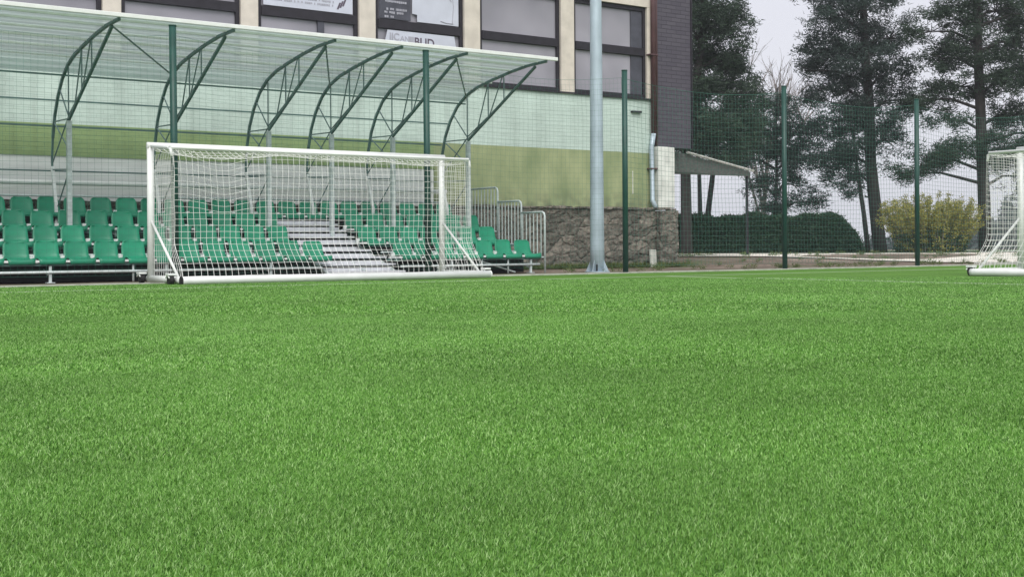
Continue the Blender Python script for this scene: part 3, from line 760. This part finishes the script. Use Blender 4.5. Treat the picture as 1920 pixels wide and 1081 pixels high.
# ------------------------------------------------------------------ floodlight pole
Lp = empty('floodlight_pole', (15.30, 18.95, 0), 'tall tapering galvanised floodlight pole with flared base beside the stone plinth', 'pole')
px_, py_ = 15.30, 18.95
n_ = 12; zs = [0, .5, 1.5, 3, 5, 7, 10]
build(MB().tube([(px_, py_, z) for z in zs], 1, n_, True, rad=[.142-.0052*z for z in zs]), 'shaft', 'galv_pole', Lp, smooth=True)
g_ = MB()
for k_ in range(4):
    a = k_*math.pi/2+AZ+math.pi/4+.3
    c_, s_ = math.cos(a), math.sin(a); w_ = .006; nx_, ny_ = -s_*w_, c_*w_
    pts = [(.13, .0), (.24, .0), (.235, .03), (.13, .26)]
    i0 = len(g_.v)
    for sgn in (1, -1):
        for rr, z in pts: g_.v.append((px_+c_*rr+sgn*nx_, py_+s_*rr+sgn*ny_, z))
    g_.f += [(i0,i0+1,i0+2,i0+3), (i0+7,i0+6,i0+5,i0+4)] + [(i0+q, i0+4+q, i0+4+(q+1) % 4, i0+(q+1) % 4) for q in range(4)]
build(g_, 'gusset', 'galv_pole', Lp)
build(MB().tube([(px_, py_, -.02), (px_, py_, .02)], .25, 16), 'base_plate', 'galv_pole', Lp)
h0 = Vector((px_, py_, 0)) - Vector((F.x, F.y, 0)).normalized()*.150 + Vector((RT.x, RT.y, 0))*-.02
build(MB().tube([h0+Vector((0,0,.03)), h0+Vector((0,0,.15))], .018, 8), 'cable_slot', 'black_rubber', Lp)

# ------------------------------------------------------------------ goals
def netlines(m_, fn, nu, nv, r=.0029):
    """strings of a net panel: fn(u,v) with u,v in 0..1"""
    for i in range(nu+1):
        m_.tube([fn(i/nu, j/max(nv, 1)) for j in range(nv+1)], r, 3, False)
    for j in range(nv+1):
        m_.tube([fn(i/nu, j/nv) for i in range(nu+1)], r, 3, False)
def make_goal(name, loc, rz, label):
    G = bpy.data.objects.new(name, None); COL.objects.link(G); G.location = loc; G.rotation_euler = (0, 0, rz)
    G['label'] = label; G['category'] = 'football goal'; G['group'] = 'white portable football goals on the pitch'
    ORG[G] = Vector((0, 0, 0))
    Wd, D1, D2, H, HB = 5.1, 1.335, .90, 2.05, 1.965
    # local frame: posts at y=0, rear towards -y
    fr_ = MB(); fr_.tube([(0, 0, .03), (0, 0, H)], .052, 14); build(fr_, 'post', 'white_paint', G, smooth=True)
    fr_ = MB(); fr_.tube([(Wd, 0, .03), (Wd, 0, H)], .052, 14); build(fr_, 'post', 'white_paint', G, smooth=True)
    build(MB().tube([(-.05, 0, H), (Wd+.05, 0, H)], .052, 14), 'crossbar', 'white_paint', G, smooth=True)
    build(MB().tube([(0, -D2+.08, HB), (.03, -D2, HB), (Wd-.03, -D2, HB), (Wd, -D2+.08, HB)], .024, 10), 'rear_top_bar', 'white_paint', G, smooth=True)
    for x in (0, Wd):
        build(MB().tube([(x, 0, H-.01), (x, -D2+.14, HB+.01), (x, -D2+.03, HB-.03), (x, -D2, HB-.13)], .022, 10), 'top_arm', 'white_paint', G, smooth=True)
        build(MB().tube([(x, -.03, .93), (x, -D1+.2, .12)], .020, 10), 'brace', 'white_paint', G, smooth=True)
        build(MB().tube([(x, .12, .07), (x, -D1+.06, .07)], .048, 12), 'side_bar', 'white_paint', G, smooth=True)
        for y, xo in ((.16, -.09 if x == 0 else .09), (-D1+.16, -.12 if x == 0 else .12)):
            w_ = MB(); w_.tube([(x+xo-.035, y, .072), (x+xo+.035, y, .072)], .072, 16)
            wh = build(w_, 'wheel', 'black_rubber', G, smooth=False, bevel=.008)
            c_ = MB(); c_.tube([(x+xo-.045, y+.07, .10), (x+xo-.045, y, .145), (x+xo-.045, y-.07, .10)], .012, 6)
            c_.box(x+xo-.06, x+xo+.06, y-.065, y+.065, .135, .165)
            build(c_, 'wheel_cover', 'white_paint', wh, bevel=.01)
    build(MB().tube([(-.02, -D1, .062), (.05, -D1-.005, .062), (Wd+.08, -D1, .062)], .060, 14), 'rear_ballast_bar', 'white_paint', G, smooth=True)
    for x in (-.035, Wd+.085):
        build(MB().tube([(x, -D1, .062), (x+.02, -D1, .062)], .063, 14), 'end_cap', 'black_rubber' if x < 0 else 'white_paint', G)
    # net
    nm_ = MB(); sd = rz*3
    def wob(p, k_=.018):
        x, y, z = p
        return (x+k_*noise.noise((x*2.3, z*2.1, y+sd)), y+k_*1.6*noise.noise((x*1.1+9, z*1.7, y+sd)), z+k_*.8*noise.noise((x*2, z*3+4, y+sd)))
    def back(u, v):      # v=0 bottom, 1 top
        x = u*Wd
        dip = .13*math.exp(-((x-.75)/.33)**2) if v > .5 else 0
        zt = HB-.03-dip*1.0
        z = .12+(zt-.12)*v
        yy = -D2-.02-.04*math.sin(v*3.1)-(D1-D2-.06)*(1-sm(v*3.3))
        yy += .05*math.sin(x*3.1)*(v*(1-v))*2
        x += (.10*(1-v)*math.sin(x*2.0+1))*v
        return wob((x, yy, z))
    netlines(nm_, back, 54, 20)
    def top(u, v):
        x = u*Wd; s_ = .05*math.sin(v*math.pi)*(1+.5*math.sin(x*2))
        return wob((x, -D2*v, H-.03-(H-HB)*v-s_-.05*abs(math.sin(x*1.7))*math.sin(v*math.pi)))
    netlines(nm_, top, 54, 9)
    for x in (.02, Wd-.02):
        def side(u, v, x=x):
            z = .12+(1.9-.12)*v; dep = (D2+.02)+(D1-D2-.08)*(1-sm(v*3.3))
            return wob((x+.04*math.sin(u*3.1)*math.sin(v*3), -dep*u, z), .014)
        netlines(nm_, side, 13, 20)
    build(nm_, 'net', 'white_net', G)
    return G
make_goal('football_goal', (6.225, 18.287, 0), 0, 'white portable goal with its netted back to the camera in front of the green seats')
make_goal('football_goal', (18.60, 11.96, 0), -math.pi/2, 'white portable goal seen from its side at the right edge beyond the yellow shrub')

# ------------------------------------------------------------------ vegetation
def tri_cloud(pts, per, L0, L1, w, seed, up=.3, rad=.2):
    """pts: (N,3) clump centres -> mesh arrays of thin leaf triangles"""
    rg = np.random.default_rng(seed); N = len(pts)*per
    c = np.repeat(np.asarray(pts, float), per, 0)+rg.normal(0, rad*.5, (N, 3))*[1, 1, .7]
    d = rg.normal(0, 1, (N, 3)); d[:, 2] = np.abs(d[:, 2])*up+d[:, 2]*(1-up); d /= np.linalg.norm(d, axis=1)[:, None]
    s = rg.normal(0, 1, (N, 3)); s -= (s*d).sum(1)[:, None]*d; s /= np.linalg.norm(s, axis=1)[:, None]+1e-9
    ln = (L0+(L1-L0)*rg.random(N))[:, None]
    P = np.empty((N, 3, 3)); P[:, 0] = c-s*w; P[:, 1] = c+s*w; P[:, 2] = c+d*ln
    return P.reshape(-1, 3)
def mesh_tris(name, V, mt, parent):
    V = (V - np.array(ORG[parent])).astype(np.float32); n = len(V)//3
    me = bpy.data.meshes.new(name); me.vertices.add(len(V)); me.vertices.foreach_set('co', V.ravel())
    me.loops.add(len(V)); me.loops.foreach_set('vertex_index', np.arange(len(V), dtype=np.int32))
    me.polygons.add(n); me.polygons.foreach_set('loop_start', np.arange(n, dtype=np.int32)*3); me.polygons.foreach_set('loop_total', np.full(n, 3, np.int32))
    me.update(calc_edges=True); me.materials.append(M_[mt])
    o = bpy.data.objects.new(name, me); COL.objects.link(o); o.parent = parent; ORG[o] = ORG[parent]; return o
def pz(py, s, px=1600): return CAMH + (456.5-.006*(px-960)+4.7-py)/2331*s   # height seen at that row
def conifer(name, s, trunk, w0, w1, blobs, seed, mt, label, cat='pine tree', extra=(), clump=1.0):
    """trunk: [(px,py)], blobs: [(px,py,rx,ry,n)] all measured in the survey picture, made solid around distance s"""
    rg = random.Random(seed); base = at(trunk[0][0], s, 0); gzv = .17
    e = empty(name, (base.x, base.y, gzv), label, cat, 'pine trees beyond the ball net')
    def P3(px, py, ds=0):
        q = at(px, s+ds); return Vector((q.x, q.y, pz(py, s, px)))
    pts = [P3(x, y) for x, y in trunk]; pts[0].z = .05
    rad = [w0+(w1-w0)*i/(len(pts)-1) for i in range(len(pts))]
    tm = MB(); tm.tube(pts, 1, 9, True, rad=rad)
    for pl_, r0, r1 in extra:
        q = [P3(x, y) for x, y in pl_]; q[0].z = min(q[0].z, .3) if pl_[0][1] > 460 else q[0].z
        tm.tube(q, 1, 7, True, rad=[r0+(r1-r0)*i/(len(q)-1) for i in range(len(q))])
    cl = []
    mpp = s/2331
    for bx, by, rx, ry, n in blobs:
        depth = max(rx, ry)*mpp*1.1
        c0 = P3(bx, by, rg.uniform(-.4, .4)*depth)
        # limb from the trunk
        tz = min(pts, key=lambda p: abs(p.z-(c0.z-.5)))
        ip = None
        for a, b_ in zip(pts, pts[1:]):
            if a.z <= c0.z-.4 <= b_.z: ip = a.lerp(b_, (c0.z-.4-a.z)/(b_.z-a.z))
        ip = ip or tz
        mid = ip.lerp(c0, .55)+Vector((0, 0, .18))
        tm.tube([ip, mid, c0], 1, 5, False, rad=[.07, .045, .025])
        k_ = 0
        while k_ < n*1.5:
            u = Vector((rg.uniform(-1,1), rg.uniform(-1,1), rg.uniform(-1,1)))
            if u.length > 1 or u.length < .15: continue
            nzv = noise.noise((bx*.05+u.x*2.1, u.y*2.1+seed, by*.05+u.z*2.6))
            k_ += 1
            if nzv < -.02: continue
            lat = u.x*rx*mpp; q = c0+RT*lat+Vector((F.x, F.y, 0))*u.y*depth+Vector((0, 0, u.z*ry*mpp))
            if k_ % 4 == 1 or not cl: ctr = q
            qq = ctr+Vector((rg.gauss(0,.17), rg.gauss(0,.17), rg.gauss(0,.11)))
            cl.append(tuple(qq))
            if k_ % 9 == 0: tm.tube([c0, c0.lerp(q, .5)+Vector((0,0,.05)), q], 1, 3, False, rad=[.024, .016, .007])
    build(tm, 'trunk', 'bark', e, smooth=True)
    mesh_tris('crown', tri_cloud(cl, int(30*clump), .10, .22, .019, seed, .35, .26), mt, e)
    return e
G3 = lambda x, y, rx, ry, n: (x, y, rx, ry, n)
conifer('pine_tree', 47, [(1652,474),(1643,400),(1634,310),(1632,200),(1624,90),(1620,-40),(1618,-150)], .27, .10,
    [(1615,20,75,50,300),(1560,40,55,35,140),(1600,110,90,45,300),(1545,95,45,28,110),(1670,70,50,45,150),(1655,150,75,40,230),(1560,170,60,30,150),(1520,135,34,16,45),(1640,215,75,32,180),
     (1580,225,60,30,150),(1565,290,50,34,130),(1600,330,45,40,130),(1660,265,50,28,90),(1620,-60,80,55,240),(1545,-20,50,35,90),(1690,190,40,30,70),(1590,270,60,40,120)],
    3, 'needle2', 'broad dark pine with a curving trunk left of the yellow shrub', extra=[([(1628,474),(1620,400),(1607,310),(1600,240)], .10, .06), ([(1634,372),(1622,368)], .03, .03)])
conifer('pine_tree', 45, [(1848,474),(1846,380),(1843,300),(1840,200),(1836,90),(1834,-40),(1832,-150)], .24, .12,
    [(1800,20,70,40,190),(1870,20,60,40,170),(1750,60,50,28,80),(1835,90,80,30,190),(1905,80,45,40,130),(1770,110,50,26,90),(1800,160,75,25,140),(1880,160,55,28,120),(1740,185,50,22,70),
     (1900,215,50,30,130),(1780,225,60,18,60),(1740,300,48,26,130),(1790,285,42,26,90),(1700,325,40,16,50),(1880,280,50,50,170),(1910,330,30,40,50),(1835,-60,90,50,240),(1930,130,50,60,160),(1955,250,50,60,150),(1950,30,60,50,140)],
    5, 'needle', 'tall open pine with a thick straight trunk right of the yellow shrub', extra=[([(1846,262),(1826,268),(1812,282),(1790,284)], .05, .02)])
conifer('pine_tree', 50, [(1455,474),(1455,400),(1457,320),(1456,240),(1460,165)], .09, .03,
    [(1458,200,30,25,60),(1440,235,50,28,110),(1490,230,45,25,80),(1455,280,65,30,160),(1400,300,40,26,70),(1500,300,50,26,90),(1420,350,40,28,60),(1480,345,60,22,80),(1440,390,45,22,70),(1520,380,50,14,40),(1520,250,40,22,60),(1405,250,35,22,50)],
    8, 'needle2', 'young slender pine behind the middle fence post', extra=[([(1456,330),(1500,300)], .03, .015)])
conifer('pine_tree', 44, [(1288,474),(1287,380),(1286,300),(1300,200),(1318,80),(1325,-60)], .21, .13,
    [(1330,20,65,60,330),(1290,60,50,50,200),(1370,60,36,40,120),(1330,120,65,50,330),(1375,110,30,30,60),(1320,190,60,40,210),(1370,175,50,24,90),(1340,245,75,40,300),(1290,250,60,40,200),(1395,225,40,28,90),(1340,290,60,24,130),(1320,-70,80,60,240)],
    12, 'needle', 'dense dark pine rising beside the slate clad corner of the building')
conifer('pine_tree', 49, [(1314,474),(1313,380),(1312,320),(1308,240)], .10, .06,
    [(1300,260,45,30,90),(1290,230,40,26,70)], 15, 'needle', 'thin straight pine just right of the thickest trunk under the porch roof')
conifer('pine_tree', 46.5, [(1322,474),(1328,400),(1337,330),(1350,250),(1372,170),(1380,120)], .12, .06,
    [(1385,140,34,30,70),(1400,190,42,22,70),(1372,230,50,30,120),(1400,265,34,24,60)], 17, 'needle', 'leaning pine trunk tilting right beneath the porch roof')

# bare tree
def bare(s, px, label, seed, top=10, hl=1.0):
    rg = random.Random(seed); b0 = at(px, s, .1)
    e = empty('bare_tree', tuple(b0), label, 'tree'); tm = MB(); tw = MB()
    def rec(p, d, ln, r, lev):
        pts = [p]; q = p.copy(); dd = d.copy()
        for k_ in range(4):
            dd = (dd+Vector((rg.uniform(-.16,.16), rg.uniform(-.16,.16), rg.uniform(-.04,.12)))).normalized(); q = q+dd*ln/4; pts.append(q.copy())
        (tm if lev < 2 else tw).tube(pts, 1, 5 if lev < 2 else 3, False, rad=[r*(1-.13*i) for i in range(5)])
        if lev >= 4: return
        for k_ in range(4 if lev else 11):
            t_ = rg.uniform(.35, 1); bp_ = pts[min(4, int(t_*4))]
            nd = (dd+Vector((rg.uniform(-.8,.8), rg.uniform(-.8,.8), rg.uniform(-.1,.5)))).normalized()
            rec(bp_, nd, ln*rg.uniform(.45, .68), r*.48, lev+1)
    rec(b0, Vector((.02, 0, 1)), top  , .15, 0)
    build(tm, 'trunk', 'twig', e); build(tw, 'crown', 'twig', e)
bare(62, 1428, 'pale leafless tree with fine twigs against the sky between the pines', 4, 6.2)

# hedge
def hedge():
    s = 45.5
    b0 = at(1430, s); e = empty('hedge', (b0.x, b0.y, .15), 'long clipped dark green hedge behind the pale path', 'hedge')
    rg = np.random.default_rng(21); N = 9000
    px = rg.uniform(1215, 1612, N); dp = rg.uniform(-.7, .7, N); v_ = rg.random(N)
    top = 1.33+.05*np.sin(px*.05)+.05*np.sin(px*.13)-(np.clip((px-1560)/52, 0, 1)**2.2)*1.15
    surf = rg.random(N)
    z = np.where(surf < .30, top, v_*top); dp = np.where(surf >= .30, -.7+.10*rg.random(N), dp)
    P = []
    for a, d_, h_ in zip(px, dp, z):
        q = at(a, s+d_); P.append((q.x, q.y, .12+h_))
    mesh_tris('foliage', tri_cloud(P, 14, .06, .16, .026, 5, .2, .16), 'hedge', e)
    core = MB(); n_ = 40
    for i in range(n_):
        a0, a1 = 1215+(1590-1215)*i/n_, 1215+(1590-1215)*(i+1)/n_
        h0 = 1.28-(max(0, (a0-1560)/52)**2.2)*1.1; h1 = 1.28-(max(0, (a1-1560)/52)**2.2)*1.1
        q = [at(a0, s-.6), at(a1, s-.6), at(a1, s+.6), at(a0, s+.6)]
        core.quad((q[0].x,q[0].y,.05),(q[1].x,q[1].y,.05),(q[1].x,q[1].y,.12+h1),(q[0].x,q[0].y,.12+h0))
        core.quad((q[0].x,q[0].y,.12+h0),(q[1].x,q[1].y,.12+h1),(q[2].x,q[2].y,.12+h1),(q[3].x,q[3].y,.12+h0))
        core.quad((q[2].x,q[2].y,.05),(q[3].x,q[3].y,.05),(q[3].x,q[3].y,.12+h0),(q[2].x,q[2].y,.12+h1))
    build(core, 'inner_branches', 'hedge', e)
hedge()
# yellow shrub
def shrub():
    s = 43; b0 = at(1745, s); e = empty('flowering_shrub', (b0.x, b0.y, .15), 'rounded yellow blossoming shrub between the two tall pines', 'shrub')
    rg = random.Random(5); st = MB(); P = []; Pg = []
    for k_ in range(260):
        a = rg.uniform(0, 2*math.pi); rr = rg.random()**.5*1.2
        root = b0+RT*math.cos(a)*rr*.9+Vector((F.x,F.y,0))*math.sin(a)*rr*.7; root.z = .1
        h_ = rg.uniform(1.3, 2.35)*(1-.16*rr/1.1); out_ = (RT*math.cos(a)+Vector((F.x,F.y,0))*math.sin(a))*rg.uniform(.2, .85)*rr
        p1 = root+out_*.4+Vector((0,0,h_*.55)); p2 = root+out_+Vector((rg.uniform(-.15,.15),rg.uniform(-.15,.15),h_))
        st.tube([root, p1, p2], 1, 3, False, rad=[.012, .008, .004])
        for j in range(24):
            t_ = rg.uniform(.05, 1); q = root.lerp(p1, t_/.5) if t_ < .5 else p1.lerp(p2, (t_-.5)*2)
            (P if (t_ > .45 or rg.random() < .45) else Pg).append(tuple(q))
    build(st, 'stems', 'twig', e)
    mesh_tris('blossom', tri_cloud(P, 9, .03, .09, .020, 6, .3, .10), 'yellow', e)
    mesh_tris('foliage', tri_cloud(Pg, 10, .03, .09, .022, 7, .3, .16), 'hedge', e)
shrub()
# weeds along the wall foot and on the bare ground
def weeds():
    rg = np.random.default_rng(31); P = []
    for k_ in range(420):
        if k_ < 200: x, y = rg.uniform(14.2, 20.9), 22.5-abs(rg.normal(0, .12))
        elif k_ < 240: x, y = rg.uniform(14.5, 30), 18.9+rg.normal(0, .05)
        else: x, y = rg.uniform(17, 40), rg.uniform(19, 30); 
        if x > 13.8 or y < 19:
            for q in range(3): P.append((x+rg.normal(0, .05), y+rg.normal(0, .04), max(0, gz2(x, y))+.02+.03*rg.random()))
    me = empty('tmp', (0, 0, 0), '', ''); o = mesh_tris('weeds', tri_cloud(P, 14, .05, .13, .006, 3, .85, .07), 'weed', me)
    o.parent = None; bpy.data.objects.remove(me); o['kind'] = 'stuff'; tag(o, 'small green weeds growing along the wall foot, kerb and bare soil', 'weeds')
M_['weed'] = leafmat('weed_leaves', (.06,.11,.03), (.16,.20,.07))
weeds()
# far woods
def woods():
    rg = np.random.default_rng(8); P = []
    for k_ in range(5200):
        px = rg.uniform(1150, 2100); s = rg.uniform(150, 175)
        h_ = (1.2+1.6*abs(noise.noise((px*.012, 0, 0)))*2+.6*noise.noise((px*.07, 3, 0)))*rg.random()**.7
        if px > 1840: h_ *= 2.0
        q = at(px, s); P.append((q.x, q.y, -2.6+h_*2.1))
    me = empty('tmp', (0, 0, 0), '', ''); o = mesh_tris('far_woodland', tri_cloud(P, 10, .4, 1.0, .22, 9, .3, .9), 'farwood', me)
    o.parent = None; bpy.data.objects.remove(me); o['kind'] = 'stuff'; tag(o, 'low misty line of distant woodland behind the hedge and pines', 'woodland')
woods()

# ------------------------------------------------------------------ haze
hz = MB().box(-320, 520, -120, 520, -12, 22)
ho = build(hz, 'haze', 'kerb'); ho.data.materials.clear()
hm = bpy.data.materials.new('haze'); hm.use_nodes = True; t = hm.node_tree; t.nodes.clear()
o = t.nodes.new('ShaderNodeOutputMaterial'); pv = t.nodes.new('ShaderNodeVolumePrincipled')
pv.inputs['Color'].default_value = (.86,.89,.95,1); pv.inputs['Density'].default_value = .0009; pv.inputs['Anisotropy'].default_value = .2
t.links.new(pv.outputs[0], o.inputs['Volume']); ho.data.materials.append(hm); ho['kind'] = 'stuff'
tag(ho, 'thin pale mist softening the trees behind the ball net', 'haze')
